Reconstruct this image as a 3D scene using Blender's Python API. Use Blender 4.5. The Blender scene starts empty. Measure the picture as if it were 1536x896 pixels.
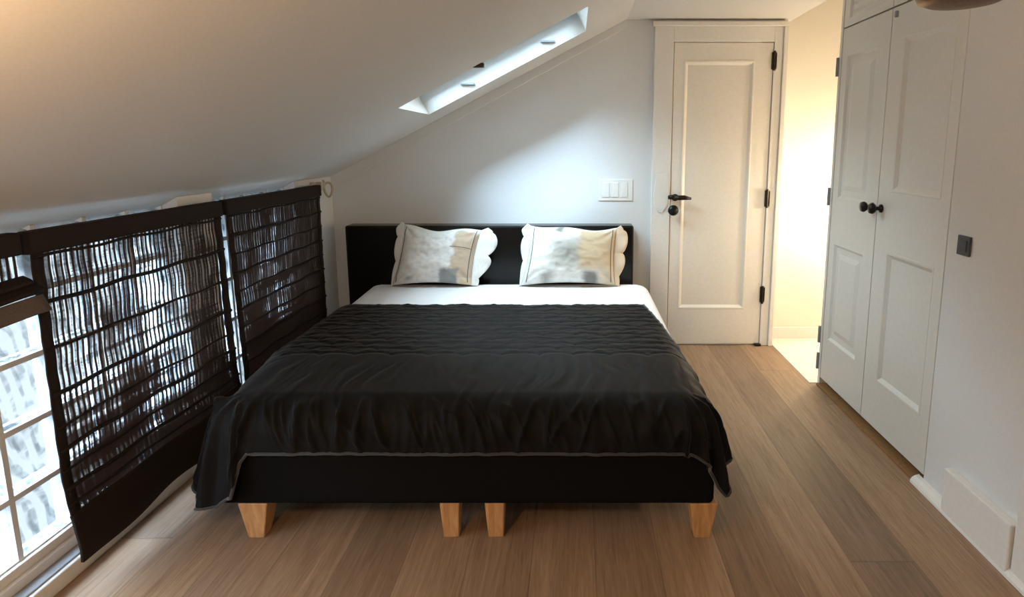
import bpy, bmesh, math, random
from mathutils import Vector, Matrix, noise
random.seed(7)
PI = math.pi
scene = bpy.context.scene
COL = scene.collection

# ------------------------------------------------------------------ helpers
def MBM():
    return bmesh.new()

def box(bm, x0, x1, y0, y1, z0, z1):
    vs = [bm.verts.new((x, y, z)) for x in (x0, x1) for y in (y0, y1) for z in (z0, z1)]
    for f in ((0, 1, 3, 2), (4, 6, 7, 5), (0, 4, 5, 1), (2, 3, 7, 6), (0, 2, 6, 4), (1, 5, 7, 3)):
        bm.faces.new([vs[i] for i in f])
    return vs

def rbox(bm, x0, x1, y0, y1, z0, z1, r=.004, seg=2):
    t = bmesh.new()
    box(t, x0, x1, y0, y1, z0, z1)
    bmesh.ops.bevel(t, geom=t.edges[:] + t.verts[:], offset=r, segments=seg, profile=.5, affect='EDGES')
    merge(bm, t)

def merge(bm, t, mat=None):
    m = {}
    for v in t.verts:
        m[v] = bm.verts.new(mat @ v.co if mat else v.co)
    for f in t.faces:
        try:
            bm.faces.new([m[v] for v in f.verts])
        except ValueError:
            pass
    t.free()

def tube(bm, pts, r, seg=8, cap=True):
    pts = [Vector(p) for p in pts]
    rings = []
    n = len(pts)
    prev = None
    for i, p in enumerate(pts):
        d = (pts[min(i + 1, n - 1)] - pts[max(i - 1, 0)]).normalized()
        if prev is None:
            a = d.orthogonal().normalized()
        else:
            a = (prev - d * prev.dot(d)).normalized()
        prev = a
        b = d.cross(a)
        rr = r[i] if isinstance(r, (list, tuple)) else r
        rings.append([bm.verts.new(p + (a * math.cos(2 * PI * k / seg) + b * math.sin(2 * PI * k / seg)) * rr) for k in range(seg)])
    for i in range(n - 1):
        for k in range(seg):
            bm.faces.new((rings[i][k], rings[i][(k + 1) % seg], rings[i + 1][(k + 1) % seg], rings[i + 1][k]))
    if cap:
        bm.faces.new(rings[0][::-1])
        bm.faces.new(rings[-1])

def lathe(bm, prof, c=(0, 0, 0), seg=32, axis='Z'):
    """profile (radius, height) turned about an axis through c"""
    rings = []
    c = Vector(c)
    for r, h in prof:
        ring = []
        for k in range(seg):
            a = 2 * PI * k / seg
            x, y = r * math.cos(a), r * math.sin(a)
            v = Vector((x, y, h)) if axis == 'Z' else (Vector((h, x, y)) if axis == 'X' else Vector((x, h, y)))
            ring.append(bm.verts.new(c + v))
        rings.append(ring)
    for i in range(len(rings) - 1):
        for k in range(seg):
            bm.faces.new((rings[i][k], rings[i][(k + 1) % seg], rings[i + 1][(k + 1) % seg], rings[i + 1][k]))
    if prof[0][0] > 1e-5:
        bm.faces.new(rings[0][::-1])
    if prof[-1][0] > 1e-5:
        bm.faces.new(rings[-1])

def grid(bm, nu, nv, fn, uv=None):
    vs = [[bm.verts.new(fn(i / (nu - 1), j / (nv - 1))) for j in range(nv)] for i in range(nu)]
    lay = bm.loops.layers.uv.verify() if uv else None
    for i in range(nu - 1):
        for j in range(nv - 1):
            f = bm.faces.new((vs[i][j], vs[i + 1][j], vs[i + 1][j + 1], vs[i][j + 1]))
            if uv:
                for l, (a, b) in zip(f.loops, ((i, j), (i + 1, j), (i + 1, j + 1), (i, j + 1))):
                    l[lay].uv = uv(a / (nu - 1), b / (nv - 1))
    return vs

def wloc(o):
    v = Vector((0, 0, 0))
    while o:
        v += o.location
        o = o.parent
    return v

def obj(name, bm, mat, parent=None, smooth=False, bevel=0, normals=True, origin=None):
    if normals:
        bmesh.ops.recalc_face_normals(bm, faces=bm.faces[:])
    off = wloc(parent) if parent else Vector((0, 0, 0))
    org = Vector(origin) if origin else None
    if org is None and len(bm.verts):
        xs = [v.co.x for v in bm.verts]; ys = [v.co.y for v in bm.verts]; zs = [v.co.z for v in bm.verts]
        org = Vector(((min(xs) + max(xs)) / 2, (min(ys) + max(ys)) / 2, min(zs)))
    for v in bm.verts:
        v.co -= org
    me = bpy.data.meshes.new(name)
    bm.to_mesh(me)
    bm.free()
    o = bpy.data.objects.new(name, me)
    COL.objects.link(o)
    o.parent = parent
    o.location = org - off
    me.materials.append(mat)
    if smooth:
        for p in me.polygons:
            p.use_smooth = True
    if bevel:
        b = o.modifiers.new('bevel', 'BEVEL')
        b.width = bevel
        b.segments = 2
        b.limit_method = 'ANGLE'
        b.angle_limit = math.radians(40)
    return o

def tag(o, label, cat, group=None):
    o['label'] = label
    o['category'] = cat
    if group:
        o['group'] = group
    return o

def thing(name, label, cat, loc, group=None):
    o = bpy.data.objects.new(name, None)
    COL.objects.link(o)
    o.location = loc
    return tag(o, label, cat, group)

def struct(name, bm, mat, **k):
    o = obj(name, bm, mat, **k)
    if not o.parent:
        o['kind'] = 'structure'
    return o

def fbm(x, y, z=0.0, oct=3):
    s, a = 0.0, 1.0
    for i in range(oct):
        s += a * noise.noise(Vector((x, y, z)))
        x, y, z, a = x * 2.03, y * 2.03, z * 2.03 + 7.1, a * .5
    return s

def sm(e0, e1, x):
    t = max(0.0, min(1.0, (x - e0) / (e1 - e0)))
    return t * t * (3 - 2 * t)

# ------------------------------------------------------------------ materials
class NT:
    def __init__(self, name):
        self.m = bpy.data.materials.new(name)
        self.m.use_nodes = True
        self.t = self.m.node_tree
        self.p = self.t.nodes['Principled BSDF']
        self.out = self.t.nodes['Material Output']

    def n(self, typ, **k):
        nd = self.t.nodes.new(typ)
        for a, v in k.items():
            setattr(nd, a, v)
        return nd

    def link(self, a, b):
        self.t.links.new(a, b)

    def set(self, sock, v):
        if isinstance(v, bpy.types.NodeSocket):
            self.link(v, sock)
        else:
            sock.default_value = v

    def math(self, op, a, b=0.0, c=None, clamp=False):
        nd = self.n('ShaderNodeMath', operation=op, use_clamp=clamp)
        self.set(nd.inputs[0], a)
        self.set(nd.inputs[1], b)
        if c is not None:
            self.set(nd.inputs[2], c)
        return nd.outputs[0]

    def noise(self, vec, scale, detail=3, rough=.55, dist=0.0):
        nd = self.n('ShaderNodeTexNoise')
        self.link(vec, nd.inputs['Vector'])
        nd.inputs['Scale'].default_value = scale
        nd.inputs['Detail'].default_value = detail
        nd.inputs['Roughness'].default_value = rough
        nd.inputs['Distortion'].default_value = dist
        return nd.outputs['Fac']

    def mapping(self, vec, scale=(1, 1, 1), loc=(0, 0, 0)):
        nd = self.n('ShaderNodeMapping')
        self.link(vec, nd.inputs['Vector'])
        nd.inputs['Scale'].default_value = scale
        nd.inputs['Location'].default_value = loc
        return nd.outputs[0]

    def ramp(self, fac, stops):
        nd = self.n('ShaderNodeValToRGB')
        self.link(fac, nd.inputs[0])
        el = nd.color_ramp.elements
        while len(el) < len(stops):
            el.new(.5)
        for e, (p, c) in zip(el, stops):
            e.position = p
            e.color = (*c, 1) if len(c) == 3 else c
        return nd.outputs[0]

    def mix(self, fac, a, b):
        nd = self.n('ShaderNodeMix', data_type='RGBA')
        self.set(nd.inputs[0], fac)
        self.set(nd.inputs[6], a if isinstance(a, bpy.types.NodeSocket) else (*a, 1))
        self.set(nd.inputs[7], b if isinstance(b, bpy.types.NodeSocket) else (*b, 1))
        return nd.outputs[2]

    def step(self, lo, hi, x):
        nd = self.n('ShaderNodeMapRange', interpolation_type='SMOOTHSTEP')
        self.set(nd.inputs[0], x)
        nd.inputs[1].default_value = lo
        nd.inputs[2].default_value = hi
        return nd.outputs[0]

    def coord(self, which='Object'):
        return self.n('ShaderNodeTexCoord').outputs[which]

    def xyz(self, vec):
        nd = self.n('ShaderNodeSeparateXYZ')
        self.link(vec, nd.inputs[0])
        return nd.outputs

    def bump(self, h, strength=.2, dist=.01):
        nd = self.n('ShaderNodeBump')
        self.link(h, nd.inputs['Height'])
        nd.inputs['Strength'].default_value = strength
        nd.inputs['Distance'].default_value = dist
        self.link(nd.outputs[0], self.p.inputs['Normal'])

def srgb(r, g, b):
    f = lambda c: (c / 255 / 12.92) if c / 255 <= .04045 else ((c / 255 + .055) / 1.055) ** 2.4
    return (f(r), f(g), f(b))

def paint(name, col, rough=.6, nscale=40, nstr=.05, var=.03, metal=0.0, sheen=0.0, coat=0.0, spec=.5):
    t = NT(name)
    c = t.coord()
    nz = t.noise(c, nscale, 4)
    lo = tuple(max(0, x * (1 - var)) for x in col)
    hi = tuple(min(1, x * (1 + var)) for x in col)
    t.link(t.ramp(nz, [(.3, lo), (.7, hi)]), t.p.inputs['Base Color'])
    t.p.inputs['Roughness'].default_value = rough
    t.p.inputs['Metallic'].default_value = metal
    t.p.inputs['Sheen Weight'].default_value = sheen
    t.p.inputs['Coat Weight'].default_value = coat
    t.p.inputs['Specular IOR Level'].default_value = spec
    if nstr:
        t.bump(nz, nstr, .002)
    return t.m

M = {}
M['wall'] = paint('wall_paint', (.71, .725, .73), .85, 130, .08)
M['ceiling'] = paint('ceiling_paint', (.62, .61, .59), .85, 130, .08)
M['trim'] = paint('trim_paint', (.78, .77, .74), .38, 60, .02)
M['doorpaint'] = paint('door_paint', (.80, .775, .72), .38, 60, .02)
M['closetpaint'] = paint('closet_paint', (.70, .70, .67), .33, 60, .02)
M['hallwall'] = paint('hall_wall_paint', (.82, .78, .70), .85, 130, .05)
M['hallfloor'] = paint('hall_floor_paint', (.80, .76, .70), .45, 20, .02)
M['bronze'] = paint('dark_bronze', (.035, .028, .022), .35, 50, .05, .2, metal=.8)
M['lampbronze'] = paint('brushed_bronze', (.16, .085, .035), .38, 90, .04, .25, metal=.9)
M['black'] = paint('black_iron', (.012, .012, .012), .35, 50, .05, .2, metal=.5)
M['greyplate'] = paint('dark_grey_plate', (.045, .047, .055), .45, 50, .02)
M['white_plastic'] = paint('white_plastic', (.78, .78, .76), .35, 50, .01)
M['ivory'] = paint('ivory_plastic', (.50, .44, .34), .4, 50, .02)
M['leather'] = paint('black_leather', (.006, .0055, .005), .24, 90, .12, .2, spec=.3)
M['basefabric'] = paint('black_base_fabric', (.006, .0054, .0052), .9, 500, .2, .2, spec=.06)
M['sheet'] = paint('white_sheet', (.86, .86, .88), .9, 300, .06, .02, sheen=.1)
M['valance'] = paint('blind_dark_cloth', (.016, .0105, .0085), .8, 300, .2, .25, spec=.2)
M['batten'] = paint('blind_batten', (.012, .008, .006), .7, 200, .1, .25, spec=.2)
M['mortar'] = paint('block_joint_grey', (.66, .70, .73), .7, 60, .1)
M['sill'] = paint('grey_sill', (.34, .37, .41), .5, 60, .03)
M['bracketgrey'] = paint('grey_bracket', (.28, .31, .34), .5, 60, .02)
M['piping'] = paint('dark_piping', (.022, .020, .019), .7, 200, .1, sheen=.3)
M['seam'] = paint('pillow_piping', (.13, .11, .09), .8, 200, .1)
M['alu'] = paint('skylight_frame', (.75, .76, .75), .4, 60, .02)

def wood_floor():
    t = NT('oak_planks')
    c = t.coord()
    x, y, z = t.xyz(c)
    px = t.math('DIVIDE', t.math('ADD', x, 10 * .215 - .07), .215)
    idx = t.math('FLOOR', px)
    fx = t.math('FRACT', px)
    wn = t.n('ShaderNodeTexWhiteNoise', noise_dimensions='1D')
    t.link(idx, wn.inputs['W'])
    off = wn.outputs['Value']
    py = t.math('ADD', t.math('DIVIDE', y, 3.6), t.math('MULTIPLY', off, 7.3))
    idy = t.math('FLOOR', py)
    wn2 = t.n('ShaderNodeTexWhiteNoise', noise_dimensions='2D')
    cb = t.n('ShaderNodeCombineXYZ')
    t.link(idx, cb.inputs[0]); t.link(idy, cb.inputs[1])
    t.link(cb.outputs[0], wn2.inputs['Vector'])
    tone = wn2.outputs['Value']
    # grain, shifted per plank
    sh = t.n('ShaderNodeCombineXYZ')
    t.link(t.math('ADD', x, t.math('MULTIPLY', tone, 31.0)), sh.inputs[0])
    t.link(t.math('MULTIPLY', y, .055), sh.inputs[1])
    t.link(t.math('MULTIPLY', off, 9.0), sh.inputs[2])
    fine = t.noise(sh.outputs[0], 150, 5, .7, .4)
    broad = t.noise(sh.outputs[0], 16, 4, .6, 2.2)
    g = t.math('ADD', t.math('MULTIPLY', fine, .5), t.math('MULTIPLY', broad, .5))
    col = t.ramp(g, [(.28, srgb(116, 92, 70)), (.5, srgb(154, 127, 102)), (.72, srgb(180, 153, 127))])
    tn = t.ramp(tone, [(0, (.62, .60, .58)), (.5, (.84, .83, .82)), (1, (1.08, 1.05, 1.0))])
    mul = t.n('ShaderNodeMix', data_type='RGBA', blend_type='MULTIPLY')
    mul.inputs[0].default_value = 1
    t.link(col, mul.inputs[6]); t.link(tn, mul.inputs[7])
    ex = t.math('ABSOLUTE', t.math('SUBTRACT', fx, .5))
    seam = t.step(.489, .497, ex)
    fy = t.math('FRACT', py)
    seamy = t.step(.4985, .4995, t.math('ABSOLUTE', t.math('SUBTRACT', fy, .5)))
    s = t.math('MAXIMUM', seam, seamy)
    out = t.mix(t.math('MULTIPLY', s, .45), mul.outputs[2], (.10, .065, .04))
    t.link(out, t.p.inputs['Base Color'])
    t.p.inputs['Roughness'].default_value = .46
    t.p.inputs['Specular IOR Level'].default_value = .4
    t.bump(t.math('SUBTRACT', t.math('MULTIPLY', g, .6), s), .25, .002)
    return t.m
M['floor'] = wood_floor()

def leg_wood():
    t = NT('oak_leg')
    c = t.mapping(t.coord(), (60, 60, 6))
    g = t.noise(c, 1.0, 4, .6, .6)
    t.link(t.ramp(g, [(.3, srgb(168, 118, 70)), (.7, srgb(206, 158, 106))]), t.p.inputs['Base Color'])
    t.p.inputs['Roughness'].default_value = .5
    t.bump(g, .1, .002)
    return t.m
M['legwood'] = leg_wood()
M['threshold'] = paint('oak_threshold', srgb(140, 104, 66), .5, 60, .05, .2)

def velvet():
    t = NT('black_velvet')
    c = t.coord()
    n1 = t.noise(c, 14, 4, .6)
    t.link(t.ramp(n1, [(.3, (.0055, .005, .0048)), (.7, (.0095, .0088, .0085))]), t.p.inputs['Base Color'])
    t.p.inputs['Roughness'].default_value = .62
    t.p.inputs['Specular IOR Level'].default_value = .10
    t.p.inputs['Sheen Weight'].default_value = .09
    t.p.inputs['Sheen Roughness'].default_value = .35
    t.p.inputs['Sheen Tint'].default_value = (.75, .7, .68, 1)
    t.bump(t.noise(c, 420, 2), .08, .001)
    return t.m
M['velvet'] = velvet()

def blind_mat(seed, openness):
    """woven reed cloth: reeds run across, threads run down, gaps let daylight through"""
    t = NT('woven_blind')
    uv = t.coord('UV')
    u, v, _ = t.xyz(uv)
    wob = t.noise(t.mapping(uv, (4, 2.5, 1), (seed, 0, 0)), 1.0, 2)
    yy = t.math('ADD', t.math('DIVIDE', u, .0215), t.math('MULTIPLY', wob, 1.1))
    th = t.math('ABSOLUTE', t.math('SUBTRACT', t.math('FRACT', yy), .5))
    vgap = t.step(.12, .22, th)                       # dark thread in the middle of each cell
    reeds = t.noise(t.mapping(uv, (9, 150, 1), (seed * 3.1, 0, 0)), 1.0, 3, .6)
    rgap = t.step(.38, .52, reeds)
    strand = t.noise(t.mapping(uv, (75, 3.2, 1), (seed * 1.7, 2, 0)), 1.0, 3, .6, .2)
    sgap = t.step(.42, .60, strand)
    patch = t.noise(t.mapping(uv, (4.2, 4.0, 1), (seed * 5.3, 1, 0)), 1.0, 2, .5)
    pgap = t.step(.30, .60, t.math('ADD', patch, t.math('MULTIPLY', t.math('SUBTRACT', v, .66), .42)))
    # thicker bands of cloth run across every few centimetres, denser towards the hem
    band = t.noise(t.mapping(uv, (1.0, 22, 1), (seed * 2.3, 4, 0)), 1.0, 2, .5)
    bg = t.step(.34, .50, t.math('ADD', band, t.math('MULTIPLY', t.math('SUBTRACT', v, .66), .42)))
    o = t.math('MULTIPLY', t.math('MULTIPLY', vgap, t.math('ADD', t.math('MULTIPLY', rgap, .45), .55)),
               t.math('ADD', t.math('MULTIPLY', sgap, .85), .15))
    o = t.math('MULTIPLY', o, t.math('ADD', t.math('MULTIPLY', pgap, .9), .1))
    o = t.math('MULTIPLY', o, t.math('ADD', t.math('MULTIPLY', bg, .85), .15))
    o = t.math('MULTIPLY', o, openness, clamp=True)
    colr = t.mix(reeds, (.016, .010, .008), (.075, .050, .040))
    t.link(colr, t.p.inputs['Base Color'])
    t.p.inputs['Roughness'].default_value = .75
    t.p.inputs['Specular IOR Level'].default_value = .2
    tr = t.n('ShaderNodeBsdfTransparent')
    tl = t.n('ShaderNodeBsdfTranslucent')
    tl.inputs['Color'].default_value = (.10, .068, .058, 1)
    m1 = t.n('ShaderNodeMixShader')
    m1.inputs[0].default_value = .35
    t.link(t.p.outputs[0], m1.inputs[1]); t.link(tl.outputs[0], m1.inputs[2])
    m2 = t.n('ShaderNodeMixShader')
    t.link(o, m2.inputs[0])
    t.link(m1.outputs[0], m2.inputs[1]); t.link(tr.outputs[0], m2.inputs[2])
    t.link(m2.outputs[0], t.out.inputs['Surface'])
    t.bump(reeds, .3, .002)
    return t.m

def block_glass():
    t = NT('leaf_pattern_glass')
    c = t.coord()
    warp = t.noise(t.mapping(c, (1, 2.2, 4.0)), 2.4, 2, .5, 2.5)
    w = t.n('ShaderNodeTexWave', wave_type='BANDS', bands_direction='DIAGONAL')
    t.link(t.mapping(c, (1, 1.7, .75)), w.inputs['Vector'])
    w.inputs['Scale'].default_value = 5.5
    w.inputs['Distortion'].default_value = 9
    w.inputs['Detail'].default_value = 1.5
    w.inputs['Detail Scale'].default_value = 1.1
    pat = t.math('MULTIPLY', t.step(.55, .95, w.outputs['Fac']), t.step(.35, .6, warp))
    col = t.mix(pat, (.96, .98, 1.0), (.55, .59, .61))
    tr = t.n('ShaderNodeBsdfTransparent')
    t.link(col, tr.inputs['Color'])
    t.p.inputs['Base Color'].default_value = (.8, .86, .88, 1)
    t.p.inputs['Roughness'].default_value = .12
    t.bump(w.outputs['Fac'], .5, .01)
    mx = t.n('ShaderNodeMixShader')
    mx.inputs[0].default_value = .86
    t.link(t.p.outputs[0], mx.inputs[1]); t.link(tr.outputs[0], mx.inputs[2])
    t.link(mx.outputs[0], t.out.inputs['Surface'])
    return t.m
M['blockglass'] = block_glass()

def pane_glass():
    t = NT('clear_pane')
    tr = t.n('ShaderNodeBsdfTransparent')
    tr.inputs['Color'].default_value = (.93, .97, .96, 1)
    gl = t.n('ShaderNodeBsdfGlossy')
    gl.inputs['Roughness'].default_value = .03
    fr = t.n('ShaderNodeFresnel')
    fr.inputs[0].default_value = 1.45
    mx = t.n('ShaderNodeMixShader')
    t.link(fr.outputs[0], mx.inputs[0])
    t.link(tr.outputs[0], mx.inputs[1]); t.link(gl.outputs[0], mx.inputs[2])
    t.link(mx.outputs[0], t.out.inputs['Surface'])
    return t.m
M['pane'] = pane_glass()

WHITE = (.80, .795, .765)
TAN = srgb(190, 170, 146)
GREY = srgb(138, 140, 140)
def patch_mat(name, patches):
    """white cloth with tan and grey dyed patches; patches = (u0,u1,v0,v1,softness,colour,strength)"""
    t = NT(name)
    uv = t.coord('UV')
    n1 = t.noise(uv, 5, 3, .6)
    n2 = t.noise(t.mapping(uv, (1, 1, 1), (4.3, 2.2, 0)), 5, 3, .6)
    u, v, _ = t.xyz(uv)
    u = t.math('ADD', u, t.math('MULTIPLY', t.math('SUBTRACT', n1, .5), .16))
    v = t.math('ADD', v, t.math('MULTIPLY', t.math('SUBTRACT', n2, .5), .16))
    mott = t.noise(uv, 16, 4, .65)
    base = t.mix(t.step(.45, .75, mott), WHITE, (.66, .66, .64))
    for (u0, u1, v0, v1, s, colr, k) in patches:
        m = t.math('MULTIPLY', t.math('MULTIPLY', t.step(u0 - s, u0 + s, u), t.math('SUBTRACT', 1.0, t.step(u1 - s, u1 + s, u))),
                   t.math('MULTIPLY', t.step(v0 - s, v0 + s, v), t.math('SUBTRACT', 1.0, t.step(v1 - s, v1 + s, v))))
        base = t.mix(t.math('MULTIPLY', m, k), base, colr)
    t.link(base, t.p.inputs['Base Color'])
    t.p.inputs['Roughness'].default_value = .75
    t.p.inputs['Sheen Weight'].default_value = .15
    t.bump(mott, .25, .004)
    return t.m

# ------------------------------------------------------------------ room dimensions (metres; camera stands at the origin)
XL, XR, YB, YF = -1.634, 1.433, 4.04, -1.7
ZC, ZK, XK = 2.18, 1.174, .335                 # flat ceiling height, knee wall height, where the slope meets the flat
HALLY, HALLX = 4.19, 1.375
SL = (ZC - ZK) / (XK - XL)
def zslope(x): return ZK + (x - XL) * SL

# floor
bm = MBM(); box(bm, XL - .2, 1.382, YF, YB + .02, -.1, 0)
box(bm, 1.382, XR + .3, YF, 3.355, -.1, 0)
struct('floor', bm, M['floor'], origin=(0, 0, 0))
bm = MBM(); box(bm, 1.384, 2.9, 3.357, HALLY + .02, -.1, .002)
struct('floor_hallway', bm, M['hallfloor'])

# back wall with the sloped head
def prism_y(bm, poly, y0, y1):
    a = [bm.verts.new((x, y0, z)) for x, z in poly]
    b = [bm.verts.new((x, y1, z)) for x, z in poly]
    n = len(poly)
    bm.faces.new(a); bm.faces.new(b[::-1])
    for i in range(n):
        bm.faces.new((a[i], b[i], b[(i + 1) % n], a[(i + 1) % n]))
DX0, DX1, DZ = .645, 1.285, 2.035               # door slab extents on the back wall
bm = MBM()
prism_y(bm, [(XL - .2, 0), (HALLX, 0), (HALLX, 2.3), (XK, 2.3), (XK, ZC + .05), (XL - .2, zslope(XL - .2) + .05)], YB, YB + .15)
struct('wall_back', bm, M['wall'])
bm = MBM(); box(bm, HALLX - .3, 2.9, HALLY, HALLY + .12, 0, 2.8)
struct('wall_hallway', bm, M['hallwall'])
bm = MBM(); box(bm, 2.75, 2.87, 3.2, HALLY, 0, 2.8); struct('wall_hallway_right', bm, M['hallwall'])
bm = MBM(); box(bm, XR + .12, 2.75, 3.24, 3.357, 0, 2.8); box(bm, 1.385, XR + .12, 3.24, 3.357, 2.30, 2.8); struct('wall_hallway_front', bm, M['hallwall'])
bm = MBM(); box(bm, 1.40, 2.87, 3.24, HALLY + .1, 2.72, 2.82); struct('ceiling_hallway', bm, M['ceiling'])
bm = MBM(); box(bm, XL - .2, XR + .3, YF - .12, YF, 0, 2.4); struct('wall_front', bm, M['wall'])

# right wall: solid in front of the closet, closed above it
CY0, CY1, CZ = 2.276, 3.325, 1.99               # closet opening
bm = MBM()
box(bm, XR, XR + .12, YF, CY0 + .0008, 0, 2.3)
box(bm, XR, XR + .12, CY0 + .0008, 3.357, CZ + .2, 2.3)
struct('wall_right', bm, M['wall'])
bm = MBM()
box(bm, XR + .10, XR + .28, CY0 - .1, 3.24, 0, 2.3)
struct('wall_closet_back', bm, M['closetpaint'])

# left knee wall with two openings filled by glass blocks
WZ0, WZ1 = .125, 1.140
W1 = (.46, 2.46); W2 = (2.70, 3.50)
bm = MBM()
xo = XL - .22
box(bm, xo, XL, YF, W1[0], 0, ZK); box(bm, xo, XL, W1[1], W2[0], 0, ZK); box(bm, xo, XL, W2[1], YB, 0, ZK)
for w in (W1, W2):
    box(bm, xo, XL, w[0], w[1], 0, .050); box(bm, xo, XL - .10, w[0], w[1], WZ1, ZK)
struct('wall_left', bm, M['wall'])

# ceiling: thick slope with the skylight shaft cut through it, and the flat part
SX0, SX1, SY0, SY1 = -.87, .065, 3.02, 3.66
nrm = Vector((-SL, 0, 1)).normalized()
def slab(bm, x0, x1, y0, y1, th=.13):
    lo = [Vector((x, y, zslope(x))) for x in (x0, x1) for y in (y0, y1)]
    hi = [p + nrm * th for p in lo]
    vs = [bm.verts.new(p) for p in lo + hi]
    for f in ((0, 1, 3, 2), (4, 6, 7, 5), (0, 4, 5, 1), (2, 3, 7, 6), (0, 2, 6, 4), (1, 5, 7, 3)):
        bm.faces.new([vs[i] for i in f])
bm = MBM()
xs0 = XL - .25
slab(bm, xs0, SX0, YF - .1, YB + .15); slab(bm, SX1, XK, YF - .1, YB + .15)
slab(bm, SX0, SX1, YF - .1, SY0); slab(bm, SX0, SX1, SY1, YB + .15)
box(bm, XK, 1.405, YF - .1, YB + .15, ZC, ZC + .24)
box(bm, 1.405, XR + .3, YF - .1, 3.357, ZC, ZC + .24)
box(bm, 1.385, 1.405, 3.357, YB + .15, ZC + .2, 2.8)
struct('ceiling', bm, M['ceiling'])

# skylight
def sp(x, y, h): return Vector((x, y, zslope(x))) + nrm * h
def sbar(bm, x0, x1, y0, y1, h0, h1):
    vs = [bm.verts.new(sp(x, y, h)) for x in (x0, x1) for y in (y0, y1) for h in (h0, h1)]
    for f in ((0, 1, 3, 2), (4, 6, 7, 5), (0, 4, 5, 1), (2, 3, 7, 6), (0, 2, 6, 4), (1, 5, 7, 3)):
        bm.faces.new([vs[i] for i in f])
bm = MBM()
g = .045
sbar(bm, SX0 - .03, SX0 + g, SY0 - .03, SY1 + .03, .13, .175); sbar(bm, SX1 - g, SX1 + .03, SY0 - .03, SY1 + .03, .13, .175)
sbar(bm, SX0 + g, SX1 - g, SY0 - .03, SY0 + g, .13, .175); sbar(bm, SX0 + g, SX1 - g, SY1 - g, SY1 + .03, .13, .175)
sky = struct('window_3', bm, M['alu'], bevel=.003)
bm = MBM(); sbar(bm, SX0 + g, SX1 - g, SY0 + g, SY1 - g, .145, .155)
obj('pane', bm, M['pane'], sky)
for x in (-.61, -.135):
    bm = MBM()
    c0 = sp(x, SY1, .05)
    rbox(bm, c0.x - .042, c0.x + .042, c0.y - .012, c0.y, c0.z - .007, c0.z + .007, .003)
    obj('latch', bm, M['bracketgrey'], sky)
bm = MBM(); c0 = sp(-.47, SY0, .0)
rbox(bm, c0.x - .035, c0.x + .03, c0.y - .02, c0.y + .012, c0.z - .012, c0.z + .010, .004)
obj('handle', bm, M['bronze'], sky)

# sloped trim board along the back wall under the ceiling
bm = MBM()
h = .085
x0, x1 = XL, XK
vs = []
for y in (YB - .014, YB):
    for x, dz in ((x0, 0), (x1, 0), (x1 - .0, -h * .6), (x0, -h)):
        vs.append(bm.verts.new((x, y, zslope(x) + dz + .001)))
for f in ((0, 1, 2, 3), (7, 6, 5, 4), (0, 4, 5, 1), (1, 5, 6, 2), (2, 6, 7, 3), (3, 7, 4, 0)):
    bm.faces.new([vs[i] for i in f])
struct('trim_1', bm, M['wall'], bevel=.003)

# baseboards
def baseboard(name, x0, x1, y0, y1, hgt, face, mat=None, th=.018):
    bm = MBM()
    box(bm, x0, x1, y0, y1, 0, hgt)
    return struct(name, bm, mat or M['trim'], bevel=.005)
baseboard('baseboard_left', XL + .001, XL + .018, YF, YB, .056, 'x')
baseboard('baseboard_back', XL + .02, .57, YB - .016, YB, .10, 'y')
baseboard('baseboard_right', XR - .034, XR, 1.755, 2.105, .180, 'x')
baseboard('baseboard_right_front', XR - .020, XR, YF, 1.60, .180, 'x')
baseboard('baseboard_hallway', HALLX + .0, 2.75, HALLY - .016, HALLY, .085, 'y')
bm = MBM()        # quarter round along the floor
prof = [(0, 0), (-.036, 0), (-.035, .010), (-.028, .021), (-.016, .029), (0, .033)]
a = [bm.verts.new((XR + x, YF, z)) for x, z in prof]; b = [bm.verts.new((XR + x, 2.31, z)) for x, z in prof]
bm.faces.new(a); bm.faces.new(b[::-1])
for i in range(len(prof)):
    bm.faces.new((a[i], b[i], b[(i + 1) % len(prof)], a[(i + 1) % len(prof)]))
struct('trim_2', bm, M['trim'])
# casing between closet and baseboard, and the next casing nearer the camera
bm = MBM(); box(bm, XR - .022, XR, 1.605, 1.75, 0, 2.18); struct('trim_3', bm, M['trim'], bevel=.003)

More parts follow.
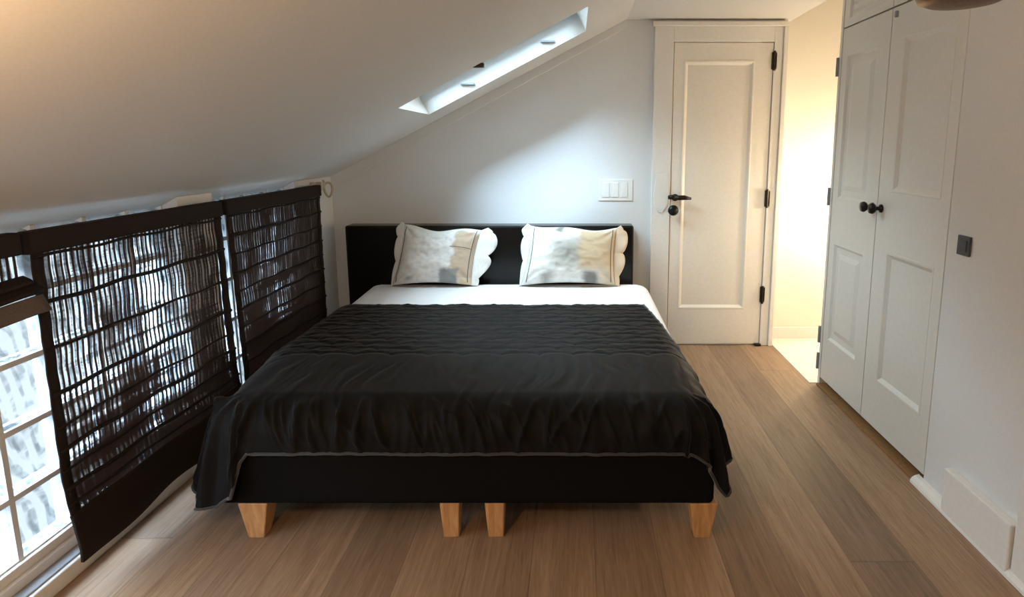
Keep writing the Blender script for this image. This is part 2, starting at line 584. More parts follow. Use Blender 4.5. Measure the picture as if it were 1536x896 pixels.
# ------------------------------------------------------------------ panel doors (front face described in (a,z); maps to the wall plane)
def panel_slab(bm, place, a0, a1, z0, z1, th, panels, dep=.012, mould=.022, raised=True):
    """place(a, z, d) -> world; d is depth behind the front face"""
    as_ = sorted(set([a0, a1] + [p[0] for p in panels] + [p[1] for p in panels]))
    zs = sorted(set([z0, z1] + [p[2] for p in panels] + [p[3] for p in panels]))
    cache = {}
    def V(a, z, d=0):
        k = (round(a, 5), round(z, 5), round(d, 5))
        if k not in cache:
            cache[k] = bm.verts.new(place(a, z, d))
        return cache[k]
    for i in range(len(as_) - 1):
        for j in range(len(zs) - 1):
            if any(p[0] <= as_[i] + 1e-6 and as_[i + 1] <= p[1] + 1e-6 and p[2] <= zs[j] + 1e-6 and zs[j + 1] <= p[3] + 1e-6 for p in panels):
                continue
            bm.faces.new((V(as_[i], zs[j]), V(as_[i + 1], zs[j]), V(as_[i + 1], zs[j + 1]), V(as_[i], zs[j + 1])))
    def ring(r, d): return [V(r[0], r[2], d), V(r[1], r[2], d), V(r[1], r[3], d), V(r[0], r[3], d)]
    def inset(p, k): return (p[0] + k, p[1] - k, p[2] + k, p[3] - k)
    for p in panels:
        if raised:
            seq = [(p, 0), (inset(p, mould * .45), dep * .9), (inset(p, mould), dep), (inset(p, mould * 1.5), dep), (inset(p, mould * 2.4), dep * .35)]
        else:
            seq = [(p, 0), (inset(p, .003), -.002), (inset(p, mould * .4), -.001), (inset(p, mould), dep)]
        rs = [ring(r, d) for r, d in seq]
        # outer ring may be split by grid lines of other panels: use its own four corners
        for q in range(len(rs) - 1):
            for k in range(4):
                bm.faces.new((rs[q][k], rs[q][(k + 1) % 4], rs[q + 1][(k + 1) % 4], rs[q + 1][k]))
        bm.faces.new(rs[-1])
    # sides and back
    c = [(a0, z0), (a1, z0), (a1, z1), (a0, z1)]
    fr = [bm.verts.new(place(a, z, 0)) for a, z in c]; bk = [bm.verts.new(place(a, z, th)) for a, z in c]
    for k in range(4):
        bm.faces.new((fr[k], fr[(k + 1) % 4], bk[(k + 1) % 4], bk[k]))
    bm.faces.new(bk)

# bedroom door on the back wall
fy = YB - .012
bm = MBM()
panel_slab(bm, lambda a, z, d: (a, fy + d, z), DX0, DX1, .012, DZ, .012, [(DX0 + .065, DX1 - .115, .262, 1.925)], dep=.010, mould=.028, raised=False)
door = struct('door_1', bm, M['doorpaint'])
# levers, knob
def rose(bm, c, r=.026, l=.01):
    lathe(bm, [(r, 0), (r, -l * .6), (r * .8, -l), (0.0, -l)], c, 20, 'Y')
hz = 1.035
bm = MBM(); rose(bm, (DX0 + .03, fy, hz), .024)
tube(bm, [(DX0 + .03, fy - .005, hz), (DX0 + .03, fy - .045, hz)], .009)
tube(bm, [(DX0 + .012, fy - .045, hz), (DX0 + .05, fy - .05, hz + .002), (DX0 + .085, fy - .05, hz + .003), (DX0 + .128, fy - .047, hz - .004)], [.010, .017, .016, .008], 12)
obj('lever_handle', bm, M['bronze'], door, smooth=True)
bm = MBM(); rose(bm, (DX0 + .012, fy, hz - .082), .026)
lathe(bm, [(.010, -.008), (.011, -.028), (.030, -.036), (.036, -.050), (.028, -.064), (.0, -.068)], (DX0 + .012, fy, hz - .082), 20, 'Y')
obj('knob', bm, M['black'], door, smooth=True)
for z in (1.922, 1.028, .365):
    bm = MBM()
    rbox(bm, DX1 - .008, DX1 + .026, fy - .010, fy + .004, z - .055, z + .055, .003)
    tube(bm, [(DX1 + .006, fy - .012, z - .062), (DX1 + .006, fy - .012, z + .062)], .008)
    obj('hinge', bm, M['bronze'], door)
bm = MBM(); rbox(bm, DX1 - .035, DX1 + .01, fy - .03, fy + .004, .003, .016, .003)
obj('door_stop', bm, M['black'], door)
# casing
def casing(name, parts):
    bm = MBM()
    for p in parts:
        rbox(bm, *p, .004)
    return struct(name, bm, M['trim'])
cy = YB - .022
cas = casing('trim_4', [(.515, DX0 - .006, cy, YB, 0, 2.135), (DX0 - .006, DX1 + .008, cy + .003, YB, DZ + .006, 2.135), (.500, DX1 + .080, cy - .02, YB, 2.135, 2.165),
                  (DX1 + .004, DX1 + .060, cy, YB, 0, 2.135), (DX1 + .060, HALLX, cy - .014, YB, 0, 2.135)])
bm = MBM()      # latch mate on the left casing: long pale plate and small lever
pts = [(.525, 1.045), (.535, .985), (.560, .935), (.590, .930), (.622, .985), (.628, 1.045), (.625, 1.20), (.545, 1.20)]
a = [bm.verts.new((x, cy - .006, z)) for x, z in pts]; b = [bm.verts.new((x, cy + .002, z)) for x, z in pts]
bm.faces.new(a); bm.faces.new(b[::-1])
for i in range(len(pts)):
    bm.faces.new((a[i], b[i], b[(i + 1) % len(pts)], a[(i + 1) % len(pts)]))
obj('escutcheon', bm, M['trim'], cas, bevel=.003)
bm = MBM(); tube(bm, [(DX0 - .020, cy - .02, hz + .004), (DX0 + .010, cy - .03, hz + .006), (DX0 + .034, cy - .022, hz + .004)], [.013, .016, .010], 12)
tube(bm, [(DX0 - .008, cy, hz + .004), (DX0 - .008, cy - .022, hz + .004)], .010)
obj('catch', bm, M['bronze'], cas, smooth=True)

# closet
FX = 1.43
cl = thing('closet', 'built-in white closet with two tall panelled doors on the right wall', 'closet', (FX + .05, (CY0 + CY1) / 2, 0))
SPLIT = 2.825
def side(a, z, d): return (FX + d, a, z)
bm = MBM()
box(bm, FX - .003, FX + .10, CY1 + .002, 3.355, 0, 2.178)           # far jamb
box(bm, FX + .006, FX + .10, CY0, CY1, CZ + .175, 2.178)            # head
obj('frame', bm, M['closetpaint'], cl, bevel=.003)
bm = MBM(); box(bm, FX - .02, FX + .10, CY0 + .002, CY1, 0.0, .014)
obj('threshold', bm, M['threshold'], cl, bevel=.002)
bm = MBM(); box(bm, FX + .055, FX + .09, CY0 + .01, CY1 - .01, .015, CZ)
obj('backing', bm, M['black'], cl)
def leaf(y0, y1, panels, top, raised):
    bm = MBM()
    panel_slab(bm, side, y0, y1, .05, top, .035, panels, dep=.012, mould=.030, raised=raised)
    return obj('door', bm, M['closetpaint'], cl)
lf = leaf(SPLIT + .003, CY1 - .002, [(SPLIT + .105, CY1 - .065, .30, .845), (SPLIT + .105, CY1 - .065, 1.10, 1.845)], CZ, True)
rf = leaf(CY0 + .0014, SPLIT - .003, [(CY0 + .062, SPLIT - .115, .275, .905), (CY0 + .062, SPLIT - .115, 1.175, 1.855)], CZ, False)
bm = MBM(); panel_slab(bm, side, CY0 + .002, SPLIT - .003, CZ + .008, CZ + .170, .035, [(CY0 + .06, SPLIT - .06, CZ + .045, CZ + .14)], dep=.012, mould=.015)
obj('upper_door', bm, M['closetpaint'], cl)
bm = MBM(); panel_slab(bm, side, SPLIT + .003, CY1 - .002, CZ + .008, CZ + .170, .035, [(SPLIT + .06, CY1 - .06, CZ + .045, CZ + .14)], dep=.012, mould=.015)
obj('upper_door', bm, M['closetpaint'], cl)
for par, y in ((lf, SPLIT + .042), (rf, SPLIT - .040)):
    bm = MBM()
    lathe(bm, [(.020, 0), (.020, -.006), (.009, -.012), (.009, -.026), (.021, -.034), (.026, -.044), (.022, -.056), (.0, -.060)], (FX, y, 1.093), 20, 'X')
    obj('knob', bm, M['black'], par, smooth=True)
for z in (.14, .30, 1.10, 1.80):
    bm = MBM(); rbox(bm, FX - .016, FX + .0, CY1 + .022, CY1 + .036, z - .05, z + .05, .003)
    obj('hinge', bm, M['bracketgrey'], cl)
bm = MBM(); rbox(bm, FX - .012, FX + .002, 2.775, 2.790, 1.945, 1.972, .003)
obj('catch', bm, M['bracketgrey'], cl)

# ------------------------------------------------------------------ windows of glass blocks
def block_window(name, w):
    xg = XL - .068
    bm = MBM()
    ny = round((w[1] - w[0]) / .2)
    for k in range(ny + 1):
        y = w[0] + .2 * k
        box(bm, xg - .05, xg + .006, max(w[0], y - .009), min(w[1], y + .009), WZ0, WZ1)
    for k in range(5):
        z = WZ0 + .203 * k
        for q in range(ny):
            box(bm, xg - .05, xg + .006, w[0] + .2 * q + .009, w[0] + .2 * q + .191, max(WZ0, z - .009), min(WZ1, z + .009))
    o = struct(name, bm, M['mortar'])
    bm = MBM()
    for i in range(ny):
        for j in range(5):
            y0, z0 = w[0] + .2 * i + .009, WZ0 + .203 * j + .009
            rbox(bm, xg - .045, xg + .004, y0, y0 + .182, z0, z0 + .185, .012, 3)
    obj('glass_blocks', bm, M['blockglass'], o, smooth=False)
    bm = MBM()
    box(bm, XL - .20, XL + .004, w[0], w[1], .050, .062)
    obj('sill', bm, M['sill'], o, bevel=.003)
    bm = MBM()
    box(bm, xg - .06, xg + .034, w[0], w[1], .063, .095)
    box(bm, xg - .06, xg + .020, w[0], w[1], .095, .128)
    obj('frame', bm, M['trim'], o, bevel=.003)
    return o
block_window('window_1', W1)
block_window('window_2', W2)

# ------------------------------------------------------------------ woven blinds
XBL = -1.575
def blind(label, y0, y1, z0, z1, seed, openness, hem=.16, lean0=0.0, lean1=0.0, hembow=.0):
    th = thing('roman_blind', label, 'blind', (XBL, (y0 + y1) / 2, z0), 'dark woven blinds along the knee wall')
    h = .068
    bm = MBM(); rbox(bm, XBL - .022, XBL + .018, y0 - .012, y1 + .004, z1 - h, z1, .006)
    obj('valance', bm, M['valance'], th)
    zt, zb = z1 - h + .01, z0 + hem
    def edge(f, z):
        k = (z1 - z) / (z1 - z0)
        a = y0 + lean0 * k; b = y1 + lean1 * k
        return a + (b - a) * f
    def wave(y, z):
        k = (z1 - z) / (z1 - z0)
        fold = .0012 * math.sin(z * 2 * PI / .105)
        return XBL + fold + k * (.008 * math.sin(y * 7 + seed) + .004 * math.sin(y * 17 + seed * 2)) + hembow * max(0, k - .75) * 4
    def fn(u, v):
        z = zb + (zt - zb) * v
        y = edge(u, z)
        return (wave(y, z), y, z)
    bm = MBM()
    grid(bm, 40, 60, fn, lambda u, v: (y0 + (y1 - y0) * u, zb + (zt - zb) * v))
    f = obj('woven_panel', bm, blind_mat(seed, openness), th, smooth=True)
    s = f.modifiers.new('thickness', 'SOLIDIFY'); s.thickness = .002
    # edge tapes
    for u0, u1 in ((0, .035 / (y1 - y0)), (1 - .04 / (y1 - y0), 1)):
        bm = MBM()
        grid(bm, 3, 50, lambda u, v: Vector(fn(u0 + (u1 - u0) * u, v)) + Vector((.003, 0, 0)))
        e = obj('edge_tape', bm, M['valance'], th, smooth=True)
        s = e.modifiers.new('thickness', 'SOLIDIFY'); s.thickness = .006; s.offset = 0
    # battens
    levels = [.020, .160, .300, .440, .545, .620, .690, .750, .800] if openness > 1 else [.02 + .088 * q_ for q_ in range(9)]
    for k, dz in enumerate(levels):
        z = zt - dz
        if z < zb + .02: break
        bm = MBM()
        tube(bm, [(wave(edge(i / 24, z), z) + .007, edge(.003 + .994 * i / 24, z), z + .003 * math.sin(i * .8 + k)) for i in range(25)], .0048 + .0022 * (k % 2), 6)
        obj('batten', bm, M['batten'], th, smooth=True)
    # opaque hem with a fold at the foot
    bm = MBM()
    grid(bm, 40, 16, lambda u, v: Vector((wave(edge(u, z0 + hem * v), z0 + hem * v) + .006 * math.sin(v * PI), edge(u, z0 + hem * v), z0 + (hem + .008) * v + .010 * (1 - v) * math.sin(u * 9 + seed))))
    e = obj('hem', bm, M['valance'], th, smooth=True)
    s = e.modifiers.new('thickness', 'SOLIDIFY'); s.thickness = .010; s.offset = 0
    return th
blind('tall dark woven blind beside the bare glass blocks, nearest of the two fully lowered', 1.705, 2.640, .095, 1.142, 3.0, 3.0, .150, -.012, .018, .03)
blind('dark woven blind hanging beside the bed near the white back wall', 2.690, 3.690, .095, 1.142, 8.0, .6, .150, .030, -.035, 0)
# raised blind near the camera
th = thing('roman_blind', 'half-raised dark woven blind over the bare glass blocks at the left edge', 'blind', (XBL, 1.1, .93), 'dark woven blinds along the knee wall')
bm = MBM(); rbox(bm, XBL - .022, XBL + .018, .62, 1.668, 1.080, 1.145, .006); obj('valance', bm, M['valance'], th)
bm = MBM()
grid(bm, 40, 16, lambda u, v: (XBL - .004, .62 + 1.045 * u, .985 + .11 * v), lambda u, v: (.62 + 1.045 * u, .985 + .11 * v))
f = obj('woven_panel', bm, blind_mat(1.4, 3.0), th); s = f.modifiers.new('thickness', 'SOLIDIFY'); s.thickness = .002
for k, (z, w) in enumerate(((.985, .030), (.962, .045))):
    bm = MBM()
    grid(bm, 40, 14, lambda u, v: (XBL + w * math.sin(v * PI) + .004 * k, .62 + (1.055 + .012 * k) * u, z - .012 + .040 * v + .006 * math.sin(u * 14)))
    f = obj('fold', bm, M['valance'], th, smooth=True); s = f.modifiers.new('thickness', 'SOLIDIFY'); s.thickness = .006
bm = MBM()
tan_ = paint('blind_hem_tape', (.085, .06, .048), .7, 200, .1, .2)
grid(bm, 40, 10, lambda u, v: (XBL + .050 - .02 * v, .62 + 1.072 * u, .908 + .048 * v + .004 * math.sin(u * 14)))
f = obj('hem', bm, tan_, th, smooth=True); s = f.modifiers.new('thickness', 'SOLIDIFY'); s.thickness = .005

# chain bracket at the end of the far blind
br = thing('blind_bracket', 'small ivory bracket and chain loop at the far corner of the blind', 'bracket', (XBL, 3.76, 1.12))
bm = MBM(); rbox(bm, XBL - .02, XBL + .016, 3.704, 3.722, 1.105, 1.160, .004); rbox(bm, XBL - .055, XBL - .02, 3.704, 3.735, 1.12, 1.155, .003)
obj('plate', bm, M['ivory'], br)
bm = MBM(); lathe(bm, [(.014, 0), (.022, .006), (.022, .022), (.014, .028)], (XBL, 3.723, 1.135), 16, 'Y'); obj('spool', bm, M['ivory'], br, smooth=True)
bm = MBM()
tube(bm, [(XBL + .020 + .026 * math.cos(a), 3.790 + .008 * math.sin(a * 2), 1.105 + .045 * math.sin(a)) for a in [2 * PI * k / 24 for k in range(25)]], .007, 8, False)
tube(bm, [(XBL + .012, 3.745, 1.135), (XBL + .008, 3.77, 1.15), (XBL - .004, 3.775, 1.165)], .006, 8)
obj('chain_loop', bm, M['ivory'], br, smooth=True)

# ------------------------------------------------------------------ bed
MX0, MX1, MY0, MY1, MZ0, MZ1 = -1.345, .490, 1.93, 3.872, .345, .49
BX0, BX1 = -1.262, .49
bed = thing('bed', 'wide bed with black headboard, black upholstered base and tapered oak legs', 'bed', (-.38, 2.9, 0))
bm = MBM(); rbox(bm, BX0, BX1, 1.925, 3.868, .140, .343, .022, 4)
obj('base', bm, M['basefabric'], bed, smooth=False)
def leg(cx, y0, wt=.098, wb=.056, inx=0):
    bm = MBM()
    vs = []
    for z, w, dy in ((0.0, wb, .014), (.142, wt, 0.0)):
        for sx in (-1, 1):
            for yy in (y0 + dy, y0 + dy + (w if wt > .08 else w * .9)):
                vs.append(bm.verts.new((cx + sx * w / 2 + (inx if z == 0 else 0), yy, z)))
    for f in ((0, 1, 3, 2), (4, 6, 7, 5), (0, 4, 5, 1), (2, 3, 7, 6), (0, 2, 6, 4), (1, 5, 7, 3)):
        bm.faces.new([vs[i] for i in f])
    obj('leg', bm, M['legwood'], bed, bevel=.004)
leg(-1.133, 1.932, .104, .056, -.004); leg(-.441, 1.935, .070, .054); leg(-.282, 1.935, .070, .054); leg(.455, 1.932, .100, .056, 0)
for x in (-1.14, .44): leg(x, 3.74, .10, .056)
bm = MBM(); rbox(bm, -1.505, .388, 3.885, 4.018, .12, .862, .014, 3)
obj('headboard', bm, M['leather'], bed)
bm = MBM(); rbox(bm, -1.3, .30, 3.868, 3.886, .16, .32, .003)
obj('headboard_bracket', bm, M['basefabric'], bed)

# mattress in its white sheet
bm = MBM(); box(bm, MX0, MX1, MY0, MY1, MZ0, MZ1)
ed = [e for e in bm.edges if max(v.co.z for v in e.verts) > MZ1 - .001]   # top and upright edges
bmesh.ops.bevel(bm, geom=ed, offset=.088, segments=8, profile=.5, affect='EDGES')
for v in bm.verts:
    if v.co.x < -.6:
        v.co.x += .075 * sm(2.6, 1.95, v.co.y)
tm = obj('mattress', bm, M['sheet'], None, smooth=True)
tag(tm, 'mattress in a smooth white sheet, showing between black quilt and headboard', 'mattress')

# ------------------------------------------------------------------ black velvet quilt: a cloth laid over the mattress and hanging over three sides
R = .130
QX0, QX1, QY0 = MX0 + .112, MX1 - .112, MY0 + .112      # where the cloth starts to bend
QZ = MZ1 + .020
def qx0(q): return QX0 + .075 * sm(2.6, 1.95, q)
NQX, NQY = 420, 330
def q_left(q): return .330 + .02 * math.sin(q * 5) + .125 * sm(2.35, 1.95, q) - .06 * sm(2.7, 3.2, q)
def q_right(q): return .005 + .095 * min(1, max(0, (3.2 - q) / .65)) + .23 * sm(2.62, 2.05, q)
QH, QF = 3.235, .240
def quilt_pt(u, v):
    # v: 0 at the head edge, 1 at the front hem
    head = QH
    fr = QY0 - QF - .150 * sm(.212, .190, u) - .001 * math.sin(u * 31) - .02 * sm(.86, 1.0, u)
    q = head + (fr - head) * v
    p = (qx0(q) - q_left(q)) + (QX1 + q_right(q) - qx0(q) + q_left(q)) * u
    return p, q
def drape(p, q):
    x0 = qx0(q)
    dx = max(0.0, x0 - p, p - QX1)
    dy = max(0.0, QY0 - q)
    sx = -1 if p < (QX0 + QX1) / 2 else 1
    s = math.hypot(dx, dy)
    if p < x0 and s > .43:
        s2 = .43 + (s - .43) * .15
        dx *= s2 / s; dy *= s2 / s; s = s2
    bx = min(max(p, x0), QX1); by = max(q, QY0)
    if s < 1e-9:
        return Vector((p, q, QZ)), Vector((0, 0, 1)), 0.0
    ex, ey = sx * dx / s, -dy / s
    ar = R * PI / 2
    if s < ar:
        a = s / R
        h, z, n = R * math.sin(a), R * (1 - math.cos(a)), Vector((ex * math.sin(a), ey * math.sin(a), math.cos(a)))
        hang = 0.0
    else:
        k = s - ar
        fl = (.05 + .27 * abs(ex)) if sx < 0 else (.05 + .20 * abs(ex))
        h, z, n = R + k * fl, R + k * math.sqrt(1 - fl * fl), Vector((ex, ey, fl))
        hang = k
    return Vector((bx + ex * h, by + ey * h, QZ - z)), n.normalized(), hang
def quilt_v(u, v):
    p, q = quilt_pt(u, v)
    P, n, hang = drape(p, q)
    dx = max(0.0, qx0(q) - p, p - QX1); dy = max(0.0, QY0 - q)
    d = 0.0
    # stitched clamshell rows near the head, ending in a scalloped seam
    qq = q + .012 * fbm(p * 5, q * 6)
    b = (qq - 2.43) / .066
    aa = p / .155 + .16 * fbm(p * 3, q * 3, 3)
    def edge_(k):
        f_ = (aa + .5 * (k % 2)) % 1.0
        return k + .62 * math.sqrt(max(0.0, 1 - (2 * f_ - 1) ** 2)) - .3
    if dx == 0 or hang < .2:
        k = int(math.floor(b)) + 1
        while k >= 0 and b < edge_(k):
            k -= 1
        if k >= 0:
            lo = edge_(k)
            hi = edge_(k + 1)
            fr = min(1.0, (b - lo) / max(.25, hi - lo))
            d += .0085 * min(1.0, fr * 3.2) ** .6 * (1 - .75 * fr) - .003
            d += .0045 * fbm(p * 13, q * 19, 5)
        else:
            d += .004 * sm(0, -.5, b - edge_(0)) + .0
    # gathers running from the seam to the foot
    gth = sm(2.45, 2.25, q)
    if gth > 0 and dx < .05:
        d += gth * .0055 * fbm(p * 24 + 2 * fbm(p * 3, q * 2), q * 2.0, 1.0, 2)
    # folds in the hanging cloth
    drop = math.hypot(dx, dy)
    if drop > .02:
        k = sm(.02, .26, drop)
        if dy > 0 and dx < .12:
            skew = p + .45 * (drop - .1) * math.sin(p * 4.7 + 1.0)
            w = fbm(skew * 8.5, drop * 2.0, 2.0, 2)
            rid = (1 - min(1, abs(w) * 2.4)) ** 3
            w2 = fbm((p - .35 * drop) * 15, drop * 3, 9.0, 2)
            rid2 = (1 - min(1, abs(w2) * 2.2)) ** 3
            amt = sm(.03, .12, drop) * (1 - .85 * sm(.15, .24, drop))
            d += (.026 * rid + .016 * rid2) * amt * (.6 + .4 * sm(.6, -1.0, p))
            d += .004 * k * math.sin(p * 9.0 + 1.5 * math.sin(p * 3.3))
        if dx > 0:
            ang = math.atan2(dy, dx) if dy > 0 else 0
            if dy > 0:
                nf = 9 if p < 0 else 13
                d += k * .026 * math.sin(ang * nf) * sm(0, .15, ang) + .012 * k * fbm(ang * 5, drop * 4, 4)
            else:
                f = 20 if p < 0 else 34
                d += k * (.012 if p < 0 else .017) * math.sin(q * f + 1.2 * math.sin(q * 6)) + .008 * k * fbm(q * 9, drop * 3, 6)
            # tucked hollow in front of the corner
    if drop > .02:
        d = max(d, .001)
    return P + n * d
bm = MBM()
vs = grid(bm, NQX, NQY, quilt_v)
rim = [vs[0][j].co.copy() for j in range(NQY)] + [vs[i][NQY - 1].co.copy() for i in range(NQX)] + [vs[NQX - 1][j].co.copy() for j in range(NQY - 1, -1, -1)]
qo = thing('quilt', 'black velvet quilt with scalloped stitching draped over the foot of the bed', 'quilt', (-.42, 2.5, MZ1))
cover = obj('cover', bm, M['velvet'], qo, smooth=True)
s = cover.modifiers.new('thickness', 'SOLIDIFY'); s.thickness = .010; s.offset = -1
bm = MBM(); tube(bm, rim[::4], .0055, 6)
obj('piping', bm, M['piping'], qo, smooth=True)

# ------------------------------------------------------------------ pillows
def pillow(label, bl, br_, tl, tr, zb, zt, yb, yt, mat, flmat, flw, seamv, seed):
    """corners give the x of the front outline; it leans back from yb (foot) to yt (top)"""
    th = thing('pillow', label, 'pillow', ((bl + br_) / 2, (yb + yt) / 2, MZ1), 'patchwork pillows against the headboard')
    zl = lambda u: zt[0] + (zt[1] - zt[0]) * u
    def base(u, v):
        # sides draw in between the corners, as a filled pillow does
        pin = .016
        uu = u
        x = (bl + (br_ - bl) * uu) * (1 - v) + (tl + (tr - tl) * uu) * v
        z = zb + (zl(u) - zb) * v
        x += pin * (2 * u - 1) * -math.sin(PI * v) * abs(2 * u - 1) ** 2
        z += .018 * (2 * v - 1) * -math.sin(PI * u) * abs(2 * v - 1) ** 2 + .010 * v * math.sin(u * 9 + seed)
        y = yb + (yt - yb) * v
        return Vector((x, y, z))
    lean = math.atan2(yt - yb, zt[0] - zb)
    nn = Vector((0, -math.cos(lean), math.sin(lean)))
    def puff(u, v):
        a = max(0.0, 1 - abs(2 * u - 1) ** 2.6) * max(0.0, 1 - abs(2 * v - 1) ** 2.6)
        w = .010 * fbm(u * 5, v * 5, seed) * a + .006 * fbm(u * 12, v * 9, seed + 3) * a ** .5
        # creases out of the corners
        c = 0
        for cu, cv in ((0, 0), (1, 0), (0, 1), (1, 1)):
            dd = math.hypot(u - cu, v - cv)
            an = math.atan2(abs(v - cv), abs(u - cu) + 1e-6)
            c += .006 * math.exp(-((dd - .16) / .12) ** 2) * math.cos(an * 10)
        return .098 * a ** .55 + w + c
    bm = MBM()
    n = 60
    A = grid(bm, n, n, lambda u, v: base(u, v) + nn * puff(u, v), lambda u, v: (u, v))
    B = grid(bm, n, n, lambda u, v: base(u, v) - nn * puff(u, v) * .55, lambda u, v: (u, v))
    bmesh.ops.remove_doubles(bm, verts=bm.verts[:], dist=.0006)
    obj('cover', bm, mat, th, smooth=True)
    # scalloped flange at either side
    for sgn in (-1, 1):
        e = 0 if sgn < 0 else 1
        def fl(s_, v):
            p = base(e, v)
            wdt = flw[e] * (.62 + .38 * abs(math.sin(v * PI * 2.6 + seed + sgn)) ** .6) * (.25 + .75 * sm(-.1, .55 if sgn > 0 else .8, v)) * (.25 + .75 * sm(1.03, .88, v))
            return p + Vector((sgn * wdt * s_, .015 * s_ + .006 * math.sin(v * 20 + seed) * s_, .012 * s_ * (2 * v - 1)))
        bm = MBM(); grid(bm, 6, 70, fl, lambda u, v: (u, v))
        o = obj('flange', bm, flmat[0 if sgn < 0 else 1], th, smooth=True)
        s = o.modifiers.new('thickness', 'SOLIDIFY'); s.thickness = .010; s.offset = 0
        bm = MBM()
        uu = .045 if sgn < 0 else .955
        tube(bm, [base(uu, v) + nn * (puff(uu, v) + .0005) for v in [k / 30 * .92 + .04 for k in range(31)]], .0028, 6)
        obj('piping', bm, M['seam'], th, smooth=True)
    if seamv:
        bm = MBM()
        tube(bm, [base(u, seamv + .02 * (1 - u)) + nn * (puff(u, seamv + .02 * (1 - u)) - .0005) for u in [.68 + .27 * k / 14 for k in range(15)]], .0022, 6)
        obj('seam', bm, M['seam'], th, smooth=True)
    return th
white_fl = patch_mat('pillow_white_flange', [])
tan_fl = patch_mat('pillow_tan_flange', [(-1, 2, -1, 2, .1, srgb(214, 190, 158), .8)])
m1 = patch_mat('pillow_patches_left', [(.73, 1.3, .12, .93, .025, TAN, .95), (.60, .83, -.3, .26, .025, GREY, .95), (.84, 1.2, -.3, .12, .03, srgb(216, 194, 160), .9), (-.3, .12, -.3, .5, .12, srgb(176, 172, 160), .6), (.16, .26, .04, .13, .05, GREY, .8)])
m2 = patch_mat('pillow_patches_right', [(.30, .72, .30, .74, .14, srgb(160, 158, 150), .95), (.58, 1.4, .26, .96, .06, srgb(198, 177, 145), .95), (.30, .40, .86, 1.3, .04, srgb(110, 108, 100), .9), (.20, .32, -.1, .22, .07, srgb(140, 138, 132), .8), (.66, .82, -.2, .22, .05, srgb(120, 120, 118), .95), (.84, 1.3, -.3, .3, .08, srgb(206, 188, 160), .8)])
pillow('white pillow with a tan corner and grey blot, left one against the black headboard', -1.165, -.660, -1.105, -.605, .500, (.868, .842), 3.735, 3.862, m1, (white_fl, white_fl), (.055, .130), .62, 1.0)
pillow('white pillow with broad soft tan side, right one against the black headboard', -.340, .258, -.285, .275, .500, (.874, .849), 3.735, 3.862, m2, (white_fl, tan_fl), (.062, .085), None, 4.0)

# ------------------------------------------------------------------ wall plates
sw = thing('light_switch', 'white triple rocker switch plate on back wall left of the door', 'light switch', (.265, YB, 1.03))
bm = MBM(); rbox(bm, .158, .390, YB - .007, YB, 1.012, 1.157, .003); obj('plate', bm, M['white_plastic'], sw)
for k in range(3):
    x = .185 + k * .062
    bm = MBM()
    rbox(bm, x, x + .048, YB - .011, YB - .006, 1.035, 1.134, .003)
    obj('rocker', bm, M['white_plastic'], sw)
pl = thing('wall_plate', 'small dark grey square plate on the right wall beside the closet', 'wall plate', (XR, 2.17, .985))
bm = MBM(); rbox(bm, XR - .009, XR, 2.133, 2.205, .985, 1.058, .003); obj('plate', bm, M['greyplate'], pl)
bm = MBM(); rbox(bm, XR - .012, XR - .008, 2.147, 2.191, 1.000, 1.043, .002); obj('rocker', bm, M['greyplate'], pl)

# ------------------------------------------------------------------ pendant lamp, only its foot is in the picture
PX, PY, PZ = 1.05, 1.707, 1.757
pd = thing('pendant_lamp', 'round bronze pendant lamp cut by the top edge at right', 'lamp', (PX, PY, PZ))
bm = MBM()
pr = [(.0, .0), (.040, .002), (.085, .008), (.108, .018), (.117, .036), (.119, .060), (.119, .150)]
lathe(bm, pr + [(.115, .150), (.115, .060), (.112, .036), (.103, .022), (.085, .013), (.0, .005)], (PX, PY, PZ), 48)
obj('shade', bm, M['lampbronze'], pd, smooth=True)
bm = MBM(); tube(bm, [(PX, PY, PZ + .10), (PX, PY, ZC - .02)], .006); lathe(bm, [(.05, 0), (.05, .012), (.02, .03)], (PX, PY, ZC - .031), 24)
obj('stem', bm, M['lampbronze'], pd)
emb = NT('warm_bulb')
emb.p.inputs['Emission Color'].default_value = (1, .72, .42, 1)
emb.p.inputs['Emission Strength'].default_value = 6
bm = MBM(); lathe(bm, [(.0, .035), (.018, .042), (.026, .062), (.018, .086), (.010, .105), (.0, .106)], (PX, PY, PZ), 16)
obj('bulb', bm, emb.m, pd, smooth=True)

# ------------------------------------------------------------------ light
def light(name, typ, loc, energy, col, **k):
    l = bpy.data.lights.new(name, typ)
    l.energy = energy
    l.color = col
    for a, v in k.items():
        setattr(l, a, v)
    o = bpy.data.objects.new(name, l)
    COL.objects.link(o)
    o.location = loc
    return o
WARM = (1, .62, .30)
light('hall_lamp', 'POINT', (1.87, 3.86, 1.02), 30, (1, .80, .56), shadow_soft_size=.04)
light('pendant_bulb_light', 'POINT', (PX, PY, PZ + .115), 11, WARM, shadow_soft_size=.03)
light('left_ceiling_lamp', 'POINT', (-.72, .45, 1.36), 27, WARM, shadow_soft_size=.06)
light('rear_fill_light', 'POINT', (.55, -.2, 2.0), 6, (1, .95, .91), shadow_soft_size=.12)  # neutral fill added behind the camera, not a real ceiling fixture
def portal(name, c, rot, sx_, sy_):
    o = light(name, 'AREA', c, 1, (1, 1, 1), shape='RECTANGLE', size=sx_, size_y=sy_)
    o.rotation_euler = rot
    o.data.cycles.is_portal = True
pc = sp((SX0 + SX1) / 2, (SY0 + SY1) / 2, .19)
portal('skylight_portal', pc, (0, -math.atan(SL), 0), 1.12, .72)
for wn, ww in (('window_portal', W1), ('window_portal', W2)):
    portal(wn, (XL - .14, (ww[0] + ww[1]) / 2, .645), (0, -PI / 2, 0), 1.03, ww[1] - ww[0])

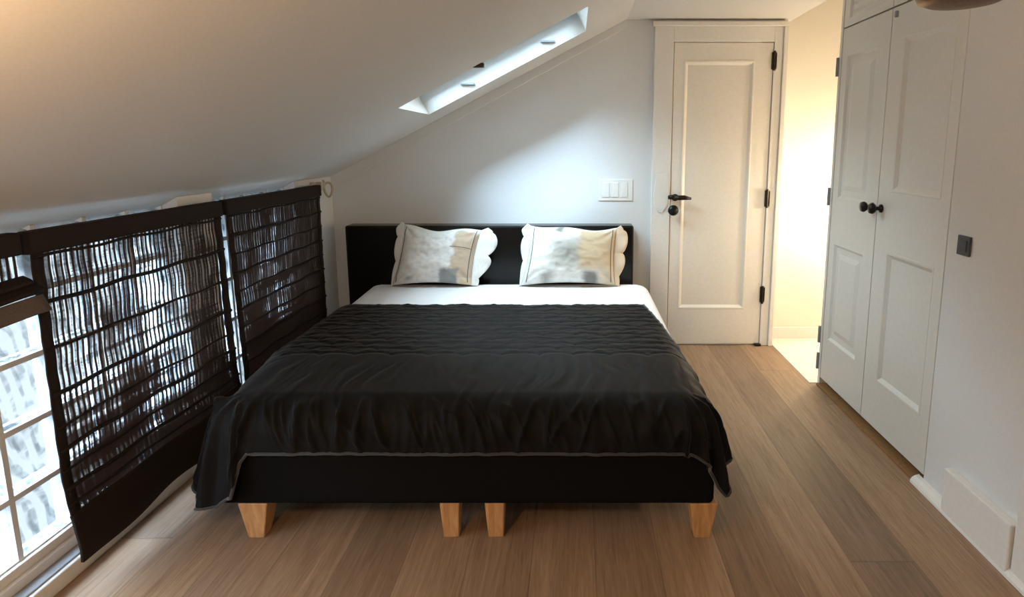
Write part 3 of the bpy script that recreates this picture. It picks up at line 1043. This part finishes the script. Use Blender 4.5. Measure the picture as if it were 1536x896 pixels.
w = bpy.data.worlds.new('overcast_sky')
scene.world = w
w.use_nodes = True
nt = w.node_tree
bg = nt.nodes['Background']
tc = nt.nodes.new('ShaderNodeTexCoord')
sx = nt.nodes.new('ShaderNodeSeparateXYZ'); nt.links.new(tc.outputs['Generated'], sx.inputs[0])
rp = nt.nodes.new('ShaderNodeValToRGB')
mr = nt.nodes.new('ShaderNodeMapRange'); mr.inputs[1].default_value = -1; mr.inputs[2].default_value = 1
nt.links.new(sx.outputs[2], mr.inputs[0]); nt.links.new(mr.outputs[0], rp.inputs[0])
e = rp.color_ramp.elements
e[0].position = 0; e[0].color = (.030, .035, .039, 1)
e[1].position = 1; e[1].color = (.74, .88, 1.0, 1)
for pos, cc in ((.46, (.040, .046, .050, 1)), (.54, (.25, .29, .32, 1))):
    q_ = e.new(pos); q_.color = cc
dt = nt.nodes.new('ShaderNodeVectorMath'); dt.operation = 'DOT_PRODUCT'
nrmz = nt.nodes.new('ShaderNodeVectorMath'); nrmz.operation = 'NORMALIZE'
nt.links.new(tc.outputs['Generated'], nrmz.inputs[0]); nt.links.new(nrmz.outputs[0], dt.inputs[0])
dt.inputs[1].default_value = Vector((-.04, -.80, .56)).normalized()
mx0 = nt.nodes.new('ShaderNodeMath'); mx0.operation = 'MAXIMUM'; mx0.inputs[1].default_value = 0
pw = nt.nodes.new('ShaderNodeMath'); pw.operation = 'POWER'; pw.inputs[1].default_value = 22
nt.links.new(dt.outputs['Value'], mx0.inputs[0]); nt.links.new(mx0.outputs[0], pw.inputs[0])
sc_ = nt.nodes.new('ShaderNodeVectorMath'); sc_.operation = 'SCALE'; sc_.inputs[0].default_value = (4.6, 6.4, 8.6)
nt.links.new(pw.outputs[0], sc_.inputs['Scale'])
ad = nt.nodes.new('ShaderNodeVectorMath'); ad.operation = 'ADD'
nt.links.new(rp.outputs[0], ad.inputs[0]); nt.links.new(sc_.outputs[0], ad.inputs[1])
nt.links.new(ad.outputs[0], bg.inputs['Color'])
bg.inputs['Strength'].default_value = 28.0

# ------------------------------------------------------------------ camera
cam = bpy.data.cameras.new('camera')
cam.sensor_width = 36
cam.sensor_fit = 'HORIZONTAL'
cam.lens = 900 / 1536 * 36
cam.shift_x = -94 / 1536
cam.shift_y = -86 / 1536
cam.clip_start = .05
co = bpy.data.objects.new('camera', cam)
COL.objects.link(co)
co.location = (0, 0, 1.39)
co.rotation_euler = (math.radians(90 - 9.207), 0, 0)
scene.camera = co
scene.view_settings.view_transform = 'Standard'
scene.view_settings.look = 'None'
scene.view_settings.gamma = 1
scene.view_settings.use_curve_mapping = False
scene.view_settings.exposure = 0
